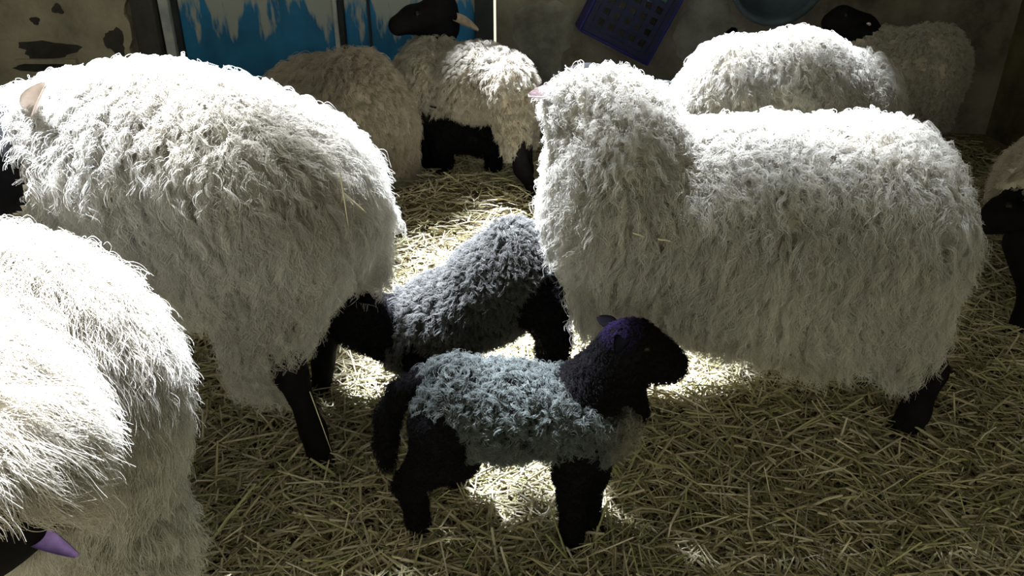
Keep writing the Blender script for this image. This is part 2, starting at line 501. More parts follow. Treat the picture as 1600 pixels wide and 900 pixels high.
def ear(parent, origin, base, tip, width, up, mat, cup=.35, th=.004):
    base, tip, up = np.array(base, float), np.array(tip, float), np.array(up, float)
    ax = tip - base; L = np.linalg.norm(ax); ax /= L
    side = nrm(np.cross(ax, up)); nn = np.cross(side, ax)
    nu, nv = 11, 7; V = []
    for layer in (0, 1):
        for i in range(nu):
            t = i / (nu - 1)
            wdt = width * math.sin(math.pi * (.16 + .78 * t)) ** .7 * (1 - .35 * t)
            for j in range(nv):
                a = (j / (nv - 1) - .5) * 2
                hgt = cup * wdt * (a * a) - .12 * L * t * t
                q = base + ax * L * t + side * a * wdt * .5 + nn * (hgt - layer * th)
                V.append(q)
    F = []
    n = nu * nv
    for i in range(nu - 1):
        for j in range(nv - 1):
            a = i * nv + j
            F.append((a, a + 1, a + nv + 1, a + nv)); F.append((n + a, n + a + nv, n + a + nv + 1, n + a + 1))
    for i in range(nu - 1):
        for j in (0, nv - 1):
            a = i * nv + j; F.append((a, a + nv, n + a + nv, n + a))
    for i in (0, nu - 1):
        for j in range(nv - 1):
            a = i * nv + j; F.append((a, a + 1, n + a + 1, n + a))
    V = np.array(V) - np.array(origin)
    return link('ear', py_mesh('ear', V, F, mat, True), parent)

def hoof(parent, origin, pos, fwd, sc=1.0):
    """cloven hoof: two tapering claws"""
    pos = np.array(pos, float); fwd = nrm(np.array([fwd[0], fwd[1], 0.0])); sd = np.array([-fwd[1], fwd[0], 0])
    V, F = [], []
    for s in (-1, 1):
        b = len(V); rings = [(0, .030, .014, -.004), (.018, .027, .013, .0), (.042, .021, .011, .002)]
        for z, l, wd, back in rings:
            for k in range(10):
                a = k / 10 * 6.2832
                x = math.cos(a) * l + (.012 - z * .28); y = math.sin(a) * wd * (1.0 - .35 * max(0, math.cos(a)))
                V.append(pos + sc * (fwd * x + sd * (y + s * .0135) + np.array([0, 0, z])))
        for rI in range(2):
            for k in range(10):
                a = b + rI * 10 + k; c = b + rI * 10 + (k + 1) % 10
                F.append((a, c, c + 10, a + 10))
        F.append(tuple(b + 9 - k for k in range(10))); F.append(tuple(b + 20 + k for k in range(10)))
    V = np.array(V) - np.array(origin)
    return link('hoof', py_mesh('hoof', V, F, M['hoof'], True), parent)

def ball(name, parent, origin, c, r, mat, sq=(1, 1, 1)):
    V, F = [], []; nu, nv = 12, 8
    for i in range(nv + 1):
        for j in range(nu):
            a, b = i / nv * math.pi, j / nu * 2 * math.pi
            V.append(np.array(c) - np.array(origin) + r * np.array([math.sin(a) * math.cos(b) * sq[0], math.sin(a) * math.sin(b) * sq[1], math.cos(a) * sq[2]]))
    for i in range(nv):
        for j in range(nu):
            F.append((i * nu + j, (i + 1) * nu + j, (i + 1) * nu + (j + 1) % nu, i * nu + (j + 1) % nu))
    return link(name, py_mesh(name, V, F, mat, True), parent)

def animal(name, label, cat, group, S, res, base, wool_mat, seed):
    origin = np.array([base[0], base[1], 0.0])
    root = tag(empty(name, origin), label, cat, group)
    V, Q = surface(S, res)
    cen = V[Q].mean(1)
    tg = np.array([0 if t == 'wool' else 1 for t in S.tags()])
    mi = tg[S.near(cen)]
    me = np_mesh('body', V - origin, Q, [wool_mat, M['black']], mi)
    link('body', me, root)
    return root, origin, V, Q, mi, np.random.default_rng(seed)
def wool_roots(V, Q, mi, r, dens, which=0):
    return sample(V, Q[mi == which], dens, r)

# ================================================================== RIGHT EWE
def right_ewe():
    Y = 1.66
    S = SDF(.06)
    S.e(P(972, 285, Y), (.145, .18, .215))
    S.e(P(1060, 350, Y), (.20, .215, .21))
    S.e(P(1190, 362, Y), (.27, .235, .24))
    S.e(P(1285, 425, Y - .02), (.19, .19, .16))
    S.e(P(1320, 340, Y), (.18, .215, .21))
    S.e(P(1385, 340, Y), (.11, .18, .185))
    S.c(P(960, 280, Y), P(922, 178, Y + .01), .14, .078)
    S.e(P(918, 155, Y + .02), (.07, .075, .045))
    hn, hf = G(1412, 682), G(1395, 600)
    for yy, hx in ((-.11, hn), (.12, np.array([hn[0] + .03, hn[1] + .24, 0]))):
        S.c(P(1395, 400, Y + yy), P(1408, 520, Y + yy - .01), .115, .06)
        S.chain([P(1425, 500, Y + yy), np.array([hx[0] + .018, hx[1], .19]), np.array([hx[0] + .010, hx[1], .07]), np.array([hx[0] - .005, hx[1], .03])], [.05, .036, .030, .032])
    fr = []
    for yy in (-.10, .10):
        fx = P(938, 600, Y + yy)[0]
        S.c(P(965, 380, Y + yy), P(955, 470, Y + yy), .09, .06)
        S.chain([P(955, 460, Y + yy), np.array([fx, Y + yy, .17]), np.array([fx, Y + yy, .03])], [.045, .028, .028])
        fr.append(np.array([fx, Y + yy, 0]))
    # face turned away from the viewer
    S.chain([P(915, 150, Y + .06), P(893, 180, Y + .17), P(888, 205, Y + .24)], [.065, .055, .038])
    root, O, V, Q, mi, r = animal('ewe', 'white shaggy ewe standing at right, face turned away, above the front lamb', 'sheep', 'ewes in the barn', S, .014, P(1180, 380, Y), M['wool_skin'], 11)
    p, n = wool_roots(V, Q, mi, r, 8500)
    ln = lambda p: .080 + .012 * noise3(p, 7, 4) - .030 * np.clip((p[:, 2] - .62) / .15, 0, 1)
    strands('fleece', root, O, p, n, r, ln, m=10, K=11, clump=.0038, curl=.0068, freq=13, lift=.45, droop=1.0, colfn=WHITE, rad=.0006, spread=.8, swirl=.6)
    for h, f in ((hn, (-1, -.1)), (np.array([hn[0] + .03, hn[1] + .24, 0]), (-1, 0)), (fr[0], (-1, 0)), (fr[1], (-1, 0))):
        hoof(root, O, h + np.array([-.012, 0, -.004]), f, 1.05)
    ear(root, O, P(880, 152, Y + .03), P(830, 144, Y - .01), .05, (0, -.6, .8), M['ear_pale'])
    ear(root, O, P(925, 140, Y + .12), P(945, 150, Y + .24), .045, (0, 0, 1), M['ear_pale'])
    for s in (-1, 1): ball('eye', root, O, P(897 + s * 14, 175, Y + .15), .012, M['eye'])
    return root
right_ewe()

# ================================================================== LEFT EWE
def left_ewe():
    Y = 1.60
    S = SDF(.06)
    S.e(P(478, 318, Y), (.135, .19, .175))
    S.e(P(385, 325, Y), (.20, .225, .245))
    S.e(P(265, 300, Y + .02), (.25, .235, .26))
    S.e(P(150, 285, Y + .03), (.17, .19, .205))
    S.c(P(110, 255, Y + .03), P(40, 235, Y), .14, .085)
    S.e(P(22, 200, Y - .02), (.065, .07, .04))
    S.c(P(60, 290, Y + .02), P(110, 330, Y + .02), .11, .12)
    # face
    S.chain([P(12, 225, Y - .06), P(-8, 265, Y - .14), P(-22, 310, Y - .19)], [.062, .06, .045])
    hn = G(502, 728); hf = G(505, 612)
    S.c(P(435, 400, Y - .08), P(415, 500, Y - .12), .12, .08)
    S.c(P(425, 470, Y - .12), P(405, 560, Y - .13), .085, .055)
    S.chain([P(438, 520, Y - .14), P(456, 585, Y - .16), np.array([hn[0] - .01, hn[1] + .01, .09]), np.array([hn[0], hn[1], .03])], [.045, .032, .026, .030])
    S.c(P(548, 340, Y + .05), P(562, 405, Y + .05), .065, .045)
    S.chain([P(505, 400, Y + .1), P(520, 500, Y + .13), np.array([hf[0] + .01, hf[1], .09]), np.array([hf[0], hf[1], .03])], [.05, .032, .025, .029])
    fr = []
    for yy in (-.11, .11):
        fx = P(150, 600, Y + yy)[0]
        S.c(P(150, 380, Y + yy), P(155, 480, Y + yy), .1, .06)
        S.chain([P(155, 470, Y + yy), np.array([fx, Y + yy, .17]), np.array([fx, Y + yy, .03])], [.045, .028, .028])
        fr.append(np.array([fx, Y + yy, 0]))
    root, O, V, Q, mi, r = animal('ewe', 'large white ewe at left being suckled, head at the left edge', 'sheep', 'ewes in the barn', S, .014, P(300, 380, Y), M['wool_skin'], 12)
    p, n = wool_roots(V, Q, mi, r, 8500)
    ln = lambda p: .084 + .012 * noise3(p, 7, 8) - .030 * np.clip((p[:, 2] - .68) / .15, 0, 1)
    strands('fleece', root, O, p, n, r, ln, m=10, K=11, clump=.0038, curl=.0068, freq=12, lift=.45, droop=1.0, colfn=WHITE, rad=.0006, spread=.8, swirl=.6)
    hoof(root, O, hn + np.array([.005, 0, -.004]), (.4, -1), 1.05); hoof(root, O, hf + np.array([-.005, 0, -.004]), (-1, -.3), 1.05)
    for h in fr: hoof(root, O, h, (-1, 0), 1.05)
    ear(root, O, P(52, 176, Y - .09), P(62, 132, Y - .125), .046, (-.3, -1, .3), M['ear_pink'], .5)
    ear(root, O, P(20, 165, Y + .05), P(0, 140, Y + .13), .05, (0, 0, 1), M['ear_pink'])
    for s in (-1, 1): ball('eye', root, O, P(-2, 240, Y - .07 + s * .055), .012, M['eye'])
left_ewe()

# ================================================================== FRONT-LEFT EWE
def near_ewe():
    Y = .95
    S = SDF(.07)
    S.e(P(40, 635, Y), (.19, .21, .215))
    S.e(P(-80, 615, Y - .02), (.25, .21, .215))
    S.e(P(-200, 640, Y - .1), (.22, .2, .2))
    S.c(P(90, 700, Y - .03), P(150, 860, Y - .02), .14, .11)
    S.c(P(150, 860, Y - .02), P(155, 980, Y), .11, .08)
    # neck swings round towards the viewer
    S.c(P(-160, 640, Y - .12), P(-50, 700, Y - .22), .15, .11)
    S.c(P(-50, 700, Y - .22), P(-8, 722, Y - .25), .10, .065)
    S.chain([P(-30, 730, Y - .25), P(-30, 800, Y - .28), P(-60, 880, Y - .30)], [.065, .06, .04])
    feet = []
    for dx, yy in ((.02, -.05), (0.02, .14)):
        b = P(165, 950, Y + yy); x = b[0] + dx
        S.chain([b, np.array([x, Y + yy, .15]), np.array([x, Y + yy, .03])], [.05, .03, .03]); feet.append((x, Y + yy))
    for yy in (-.14, .06):
        b = P(-230, 760, Y - .1 + yy)
        S.c(P(-220, 700, Y - .1 + yy), b, .1, .06)
        S.chain([b, np.array([b[0], b[1], .15]), np.array([b[0], b[1], .03])], [.045, .03, .03]); feet.append((b[0], b[1]))
    root, O, V, Q, mi, r = animal('ewe', 'fluffy white ewe in the near left corner with purple-marked ear', 'sheep', 'ewes in the barn', S, .014, P(-60, 700, Y), M['wool_skin'], 13)
    p, n = wool_roots(V, Q, mi, r, 10000)
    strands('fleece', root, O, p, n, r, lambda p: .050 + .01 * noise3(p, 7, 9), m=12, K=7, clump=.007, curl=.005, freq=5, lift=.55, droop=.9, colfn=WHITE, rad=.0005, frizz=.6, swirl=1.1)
    for x, y in feet: hoof(root, O, (x, y, -.004), (-1, 0), 1.05)
    ear(root, O, P(10, 808, Y - .28), P(112, 866, Y - .31), .032, (-.2, -.5, .8), M['ear_purple'])
    ear(root, O, P(-60, 760, Y - .33), P(-120, 800, Y - .40), .05, (0, -.5, .8), M['ear_purple'])
    for s in (-1, 1): ball('eye', root, O, P(-35 + s * 50, 800, Y - .32), .012, M['eye'])
near_ewe()

# ================================================================== LAMBS
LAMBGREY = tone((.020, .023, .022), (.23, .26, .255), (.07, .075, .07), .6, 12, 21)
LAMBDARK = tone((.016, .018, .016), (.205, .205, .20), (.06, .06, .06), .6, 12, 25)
def front_lamb():
    Y = 1.24
    S = SDF(.03)
    S.e(P(712, 628, Y), (.068, .078, .078))
    S.e(P(790, 640, Y), (.11, .088, .085))
    S.e(P(900, 645, Y), (.095, .083, .085))
    S.e(P(955, 640, Y), (.055, .06, .075))
    S.c(P(930, 605, Y), P(972, 560, Y), .065, .055, 'skin')
    S.c(P(960, 600, Y), P(980, 640, Y), .05, .04, 'skin')
    # head
    S.e(P(985, 540, Y), (.056, .046, .05), 'skin')
    S.chain([P(995, 545, Y), P(1030, 560, Y), P(1052, 570, Y)], [.046, .036, .026], 'skin')
    S.c(P(1003, 575, Y), P(1045, 582, Y), .03, .018, 'skin')
    # hind legs
    hn, hf = G(655, 836), G(712, 760)
    S.chain([P(690, 665, Y - .04), P(685, 712, Y - .05), P(637, 757, Y - .05)], [.062, .05, .026], 'skin')
    S.chain([P(637, 757, Y - .05), np.array([hn[0] - .003, hn[1], .085]), np.array([hn[0], hn[1], .028])], [.025, .021, .024], 'skin')
    S.chain([P(705, 680, Y + .04), P(718, 716, Y + .05), P(690, 735, Y + .07)], [.05, .04, .024], 'skin')
    S.chain([P(690, 735, Y + .07), np.array([hf[0], hf[1] - .01, .028])], [.022, .02], 'skin')
    # fore legs
    fn, ff = G(893, 852), G(918, 826)
    S.chain([P(905, 690, Y - .04), P(893, 740, Y - .05), P(893, 780, Y - .05), np.array([fn[0], fn[1], .028])], [.05, .033, .024, .024], 'skin')
    S.chain([P(930, 690, Y + .03), P(925, 740, Y + .03), P(918, 780, Y + .02), np.array([ff[0], ff[1], .028])], [.045, .03, .023, .023], 'skin')
    # tail
    tail = [P(658, 598, Y), P(626, 612, Y), P(606, 650, Y - .01), P(603, 690, Y - .01), P(606, 722, Y - .01)]
    S.chain(tail, [.022, .02, .02, .018, .012], 'skin')
    root, O, V, Q, mi, r = animal('lamb', 'grey curly lamb with black head and legs standing in front', 'lamb', 'lambs in the barn', S, .007, P(800, 640, Y), M['grey_skin'], 14)
    def lamb_col(p, r):                 # paler, creamier chest tuft
        a, b = LAMBGREY(p, r)
        k = np.clip(1.3 - np.linalg.norm((p - P(978, 645, Y)) / np.array([.05, .12, .06]), axis=1), 0, 1)[:, None]
        return a * (1 - k) + np.array([.10, .09, .065]) * k, b * (1 - k) + np.array([.42, .39, .31]) * k
    p, n = wool_roots(V, Q, mi, r, 22000)
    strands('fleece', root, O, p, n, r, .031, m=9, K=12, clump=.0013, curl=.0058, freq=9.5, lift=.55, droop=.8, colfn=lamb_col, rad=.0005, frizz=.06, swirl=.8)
    p, n = wool_roots(V, Q, mi, r, 60000, 1)
    hx = P(975, 520, Y)
    tl = np.array(tail)
    def hl(p):
        d = np.min(np.linalg.norm(p[:, None] - tl[None], axis=2), 1)
        neck = np.clip(1 - np.linalg.norm(p - P(935, 600, Y), axis=1) / .09, 0, 1)
        return .007 + .016 * np.clip(1 - d / .04, 0, 1) + .012 * neck
    mark = P(965, 505, Y)
    def hc(p, r):
        a, b = BLACKH(p, r)
        k = np.clip(1 - np.linalg.norm((p - mark) / np.array([.05, .09, .045]), axis=1), 0, 1)[:, None] * 1.6
        k = np.clip(k * (.5 + .7 * r.random((len(p), 1))), 0, 1)
        c = np.array([.10, .065, .24])
        return a * (1 - k) + c * k * .6, b * (1 - k) + c * k
    strands('dark_hair', root, O, p, n, r, hl, m=3, K=5, clump=.002, curl=.0015, freq=6, lift=.6, droop=.5, colfn=hc, rad=.00045, frizz=.1)
    for h, f in ((hn, (.3, -1)), (hf, (1, -.3)), (fn, (.3, -1)), (ff, (1, -.3))): hoof(root, O, h + np.array([0, 0, -.004]), f, .8)
    ear(root, O, P(975, 530, Y - .045), P(964, 546, Y - .11), .032, (.1, -.15, 1), M['ear_black'], .3, .003)
    ear(root, O, P(960, 515, Y + .04), P(934, 491, Y + .09), .036, (.1, -.6, .8), M['ear_black'], .3, .003)
    for s in (-1, 1): ball('eye', root, O, P(1010, 545, Y + s * .04), .008, M['eye'])
    for s in (-1, 1): ball('nostril', root, O, P(1067, 563, Y + s * .010), .004, M['hoof'])
front_lamb()

def suckling_lamb():
    Y = 1.74
    S = SDF(.035)
    S.e(P(806, 425, Y), (.098, .105, .125))
    S.e(P(765, 455, Y), (.11, .115, .125))
    S.e(P(700, 492, Y), (.115, .112, .105))
    S.e(P(638, 518, Y), (.085, .09, .09))
    S.c(P(615, 515, Y), P(555, 498, Y - .06), .078, .068, 'skin')
    S.e(P(538, 484, Y - .09), (.068, .055, .062), 'skin')
    S.chain([P(530, 476, Y - .09), P(495, 456, Y - .11), P(478, 446, Y - .12)], [.05, .04, .028], 'skin')
    feet = []
    for yy, gx in ((-.06, (866, 640)), (.07, (850, 590))):
        h = G(*gx)
        S.chain([P(845, 470, Y + yy), P(868, 530, Y + yy), np.array([h[0] + .005, h[1], .1]), np.array([h[0], h[1], .028])], [.07, .036, .024, .025], 'skin'); feet.append(h)
    for yy, gx in ((-.05, (672, 655)), (.06, (690, 600))):
        h = G(*gx)
        S.chain([P(655, 545, Y + yy), np.array([h[0], h[1], .12]), np.array([h[0], h[1], .028])], [.055, .027, .025], 'skin'); feet.append(h)
    S.chain([P(862, 380, Y + .04), P(878, 420, Y + .08), P(878, 480, Y + .09)], [.025, .022, .016], 'skin')
    root, O, V, Q, mi, r = animal('lamb', 'dark grey lamb suckling beneath the left ewe, pale lit rump', 'lamb', 'lambs in the barn', S, .009, P(740, 480, Y), M['grey_skin'], 15)
    p, n = wool_roots(V, Q, mi, r, 17000)
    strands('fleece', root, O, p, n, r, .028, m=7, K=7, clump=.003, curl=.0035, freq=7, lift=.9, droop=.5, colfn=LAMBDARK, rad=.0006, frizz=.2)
    p, n = wool_roots(V, Q, mi, r, 26000, 1)
    strands('dark_hair', root, O, p, n, r, .012, m=3, K=5, clump=.003, curl=.002, freq=6, lift=.6, droop=.5, colfn=BLACKH, rad=.0006, frizz=.1)
    for h in feet: hoof(root, O, h + np.array([0, 0, -.004]), (-1, -.2), .85)
    ear(root, O, P(552, 462, Y - .13), P(582, 470, Y - .17), .045, (0, -.5, .8), M['ear_black'], .3, .003)
    ear(root, O, P(552, 458, Y - .04), P(575, 450, Y + .03), .045, (0, -.2, .9), M['ear_black'], .3, .003)
    for s in (-1, 1): ball('eye', root, O, P(512, 462, Y - .105 + s * .043), .008, M['eye'])
suckling_lamb()

# ================================================================== SHEEP AT THE BACK
def pale_back_ewe():                       # lit white ewe behind the right one
    Y = 2.70
    S = SDF(.06)
    S.e(P(1140, 155, Y), (.165, .185, .19))
    S.e(P(1235, 150, Y), (.22, .21, .205))
    S.e(P(1330, 170, Y), (.135, .17, .17))
    S.c(P(1110, 185, Y), P(1075, 260, Y - .05), .14, .10)
    S.chain([P(1075, 260, Y - .05), P(1062, 320, Y - .07), P(1060, 350, Y - .08)], [.065, .055, .04])
    S.c(P(1370, 135, Y), P(1390, 175, Y), .04, .035)
    feet = []
    for px in (1150, 1350):
        for yy in (-.1, .1):
            b = P(px, 260, Y + yy)
            S.c(P(px, 210, Y + yy), b, .09, .05)
            S.chain([b, np.array([b[0], Y + yy, .15]), np.array([b[0], Y + yy, .03])], [.045, .03, .03]); feet.append(b)
    root, O, V, Q, mi, r = animal('ewe', 'bright white ewe standing directly behind the right ewe', 'sheep', 'ewes in the barn', S, .016, P(1230, 160, Y), M['wool_skin'], 16)
    p, n = wool_roots(V, Q, mi, r, 5500)
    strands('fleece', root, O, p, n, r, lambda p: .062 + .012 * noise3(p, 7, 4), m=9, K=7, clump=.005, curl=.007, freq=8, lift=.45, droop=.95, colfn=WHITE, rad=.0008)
    for b in feet: hoof(root, O, (b[0], b[1], -.004), (-1, 0), 1.05)
    for s in (-1, 1): ear(root, O, P(1075, 265, Y - .05 + s * .06), P(1070, 275, Y - .05 + s * .16), .045, (0, 0, 1), M['ear_pale'])
    for s in (-1, 1): ball('eye', root, O, P(1055, 295, Y - .06 + s * .052), .012, M['eye'])
pale_back_ewe()

def brown_back_ewe():                      # brownish ewe by the blue door, head up
    S = SDF(.05)
    S.e(P(792, 135, 3.28), (.11, .15, .125))
    S.e(P(745, 128, 3.38), (.16, .17, .15))
    S.e(P(685, 125, 3.52), (.16, .17, .165))
    S.c(P(668, 112, 3.58), P(674, 78, 3.62), .14, .075)
    S.chain([P(684, 24, 3.62), P(645, 30, 3.58), P(622, 40, 3.55)], [.072, .058, .045])
    S.c(P(690, 12, 3.61), P(694, 42, 3.61), .068, .07, 'skin')
    S.c(P(798, 160, 3.22), P(803, 225, 3.18), .095, .045)
    feet = []
    h = G(838, 332)
    S.chain([P(806, 215, 3.18), P(815, 265, 3.17), np.array([h[0] - .01, h[1], .1]), np.array([h[0], h[1], .03])], [.042, .032, .026, .03]); feet.append(h)
    h2 = h + np.array([-.04, .22, 0])
    S.c(P(815, 160, 3.36), P(818, 215, 3.36), .08, .045)
    S.chain([P(818, 210, 3.36), np.array([h2[0], h2[1], .12]), np.array([h2[0], h2[1], .03])], [.04, .03, .03]); feet.append(h2)
    for yy in (3.5, 3.68):
        b = P(668, 195, yy)
        S.chain([b, np.array([b[0], yy, .03])], [.06, .03]); feet.append(np.array([b[0], yy, 0]))
    root, O, V, Q, mi, r = animal('ewe', 'brownish ewe by the blue door, black head raised facing left', 'sheep', 'ewes in the barn', S, .014, P(720, 150, 3.45), M['brown_skin'], 17)
    p, n = wool_roots(V, Q, mi, r, 5500)
    strands('fleece', root, O, p, n, r, .042, m=8, K=6, clump=.005, curl=.005, freq=7, lift=.8, droop=.8, colfn=CREAM, rad=.0009)
    for b in feet: hoof(root, O, (b[0], b[1], -.004), (-1, -.2), 1.05)
    ear(root, O, P(704, 26, 3.58), P(748, 44, 3.56), .055, (.3, -.7, .6), M['ear_tan'])
    ear(root, O, P(690, 15, 3.70), P(700, 5, 3.80), .055, (0, 0, 1), M['ear_black'])
    for s in (-1, 1): ball('eye', root, O, P(652, 22, 3.585 + s * .055), .013, M['eye'])
brown_back_ewe()

def lying_ewe():                           # grey-brown ewe resting against the left one
    S = SDF(.07)
    Y = 3.30
    S.e(P(560, 175, Y), (.20, .22, .23))
    S.e(P(500, 180, Y + .06), (.24, .22, .215))
    S.e(P(420, 205, Y + .1), (.22, .2, .18))
    S.c(P(600, 200, Y - .02), P(612, 262, Y - .04), .13, .10)
    S.c(P(380, 200, Y + .1), P(330, 180, Y + .12), .13, .09)
    S.chain([P(325, 178, Y + .12), P(290, 195, Y + .1), P(270, 205, Y + .1)], [.07, .055, .04])
    S.chain([P(575, 255, Y - .1), np.array([P(520, 290, Y - .16)[0], Y - .2, .05])], [.05, .03])
    root, O, V, Q, mi, r = animal('ewe', 'grey-brown ewe resting on the straw between left ewe and door', 'sheep', 'ewes in the barn', S, .016, P(510, 180, Y), M['brown_skin'], 18)
    p, n = wool_roots(V, Q, mi, r, 5500)
    strands('fleece', root, O, p, n, r, lambda p: .06 + .01 * noise3(p, 7, 4), m=8, K=6, clump=.006, curl=.006, freq=6, lift=.8, droop=.9, colfn=BROWN, rad=.0009)
    for s in (-1, 1): ear(root, O, P(325, 170, Y + .12 + s * .06), P(335, 165, Y + .12 + s * .17), .05, (0, 0, 1), M['ear_black'])
    for s in (-1, 1): ball('eye', root, O, P(298, 183, Y + .1 + s * .052), .013, M['eye'])
lying_ewe()

def dim_ewe():                             # in the dark far right corner
    S = SDF(.06)
    Y = 3.65
    S.e(P(1450, 112, Y), (.145, .2, .20))
    S.e(P(1410, 115, Y + .1), (.17, .2, .18))
    S.c(P(1385, 95, Y + .15), P(1350, 70, Y + .2), .12, .09)
    S.chain([P(1345, 45, Y + .2), P(1315, 30, Y + .2), P(1298, 35, Y + .2)], [.075, .058, .045])
    feet = []
    for px, yy in ((1455, -.08), (1465, .12), (1400, .02), (1405, .22)):
        b = P(px, 185, Y + yy)
        S.c(P(px, 150, Y + yy), b, .09, .05)
        S.chain([b, np.array([b[0], Y + yy, .03])], [.04, .03]); feet.append(b)
    root, O, V, Q, mi, r = animal('ewe', 'dim greenish-grey ewe in the dark far right corner, head in shadow', 'sheep', 'ewes in the barn', S, .016, P(1430, 115, Y), M['brown_skin'], 19)
    p, n = wool_roots(V, Q, mi, r, 5000)
    strands('fleece', root, O, p, n, r, .035, m=7, K=6, clump=.005, curl=.006, freq=8, lift=.8, droop=.8, colfn=CREAM, rad=.0009)
    for b in feet: hoof(root, O, (b[0], b[1], -.004), (-1, 0), 1.05)
    for s in (-1, 1): ear(root, O, P(1352, 40, Y + .2 + s * .06), P(1362, 38, Y + .2 + s * .17), .05, (0, 0, 1), M['ear_black'])
    ball('ear_tag', root, O, P(1357, 38, Y + .07), .012, M['ear_pale'], (1, .4, .7))
    for s in (-1, 1): ball('eye', root, O, P(1322, 24, Y + .2 + s * .055), .013, M['eye'])
dim_ewe()

def edge_ewe():                            # half cut off by the right edge
    S = SDF(.05)
    Y = 2.08
    S.e(P(1640, 300, Y), (.12, .15, .15))
    S.e(P(1730, 320, Y), (.2, .17, .16))
    S.e(P(1830, 330, Y), (.16, .16, .15))
    S.c(P(1625, 290, Y), P(1605, 305, Y - .02), .09, .07)
    S.chain([P(1605, 322, Y - .04), P(1570, 335, Y - .08), P(1546, 346, Y - .10)], [.06, .05, .038])
    feet = []
    for px, gy in ((1588, 522), (1615, 480), (1840, 522), (1850, 480)):
        h = G(px, gy)
        S.chain([P(px + 15, 380, h[1]), np.array([h[0] + .008, h[1], .13]), np.array([h[0], h[1], .03])], [.06, .032, .03]); feet.append(h)
    root, O, V, Q, mi, r = animal('young_sheep', 'black-faced young sheep cut off by the right edge of view', 'sheep', None, S, .013, P(1700, 320, Y), M['wool_skin'], 20)
    p, n = wool_roots(V, Q, mi, r, 6500)
    strands('fleece', root, O, p, n, r, .035, m=8, K=6, clump=.004, curl=.005, freq=8, lift=.8, droop=.8, colfn=CREAM, rad=.0007)
    for h in feet: hoof(root, O, h + np.array([0, 0, -.004]), (-1, 0), 1.0)
    ear(root, O, P(1600, 312, Y - .09), P(1612, 325, Y - .18), .045, (0, -.2, .9), M['ear_black'])
    ear(root, O, P(1600, 305, Y + .02), P(1605, 300, Y + .12), .045, (0, 0, 1), M['ear_black'])
    for s in (-1, 1): ball('eye', root, O, P(1577, 322, Y - .075 + s * .045), .010, M['eye'])
edge_ewe()

def shadow_lamb():                         # black lamb beneath the brown ewe
    S = SDF(.035)
    Y = 3.46
    S.e(P(708, 205, Y), (.12, .10, .09), 'skin')
    S.e(P(752, 212, Y), (.10, .095, .085), 'skin')
    S.c(P(680, 195, Y), P(668, 178, Y), .06, .05, 'skin')
    S.chain([P(668, 175, Y - .02), P(650, 182, Y - .03)], [.048, .03], 'skin')
    feet = []
    for px, yy in ((690, -.05), (695, .06), (770, -.05), (772, .06)):
        b = P(px, 225, Y + yy)
        S.chain([b, np.array([b[0], Y + yy, .03])], [.04, .02], 'skin'); feet.append(b)
    root, O, V, Q, mi, r = animal('lamb', 'black lamb sheltering in shadow under the brownish ewe', 'lamb', 'lambs in the barn', S, .011, P(720, 210, Y), M['black'], 22)
    p, n = wool_roots(V, Q, mi, r, 9000, 1)
    strands('fleece', root, O, p, n, r, .02, m=5, K=5, clump=.004, curl=.004, freq=7, lift=.8, droop=.5, colfn=BLACKH, rad=.0008)
    for s in (-1, 1): ear(root, O, P(672, 168, Y - .02 + s * .04), P(680, 165, Y - .02 + s * .11), .04, (0, 0, 1), M['ear_black'], .3, .003)
    for b in feet: hoof(root, O, (b[0], b[1], -.002), (-1, 0), .7)
shadow_lamb()

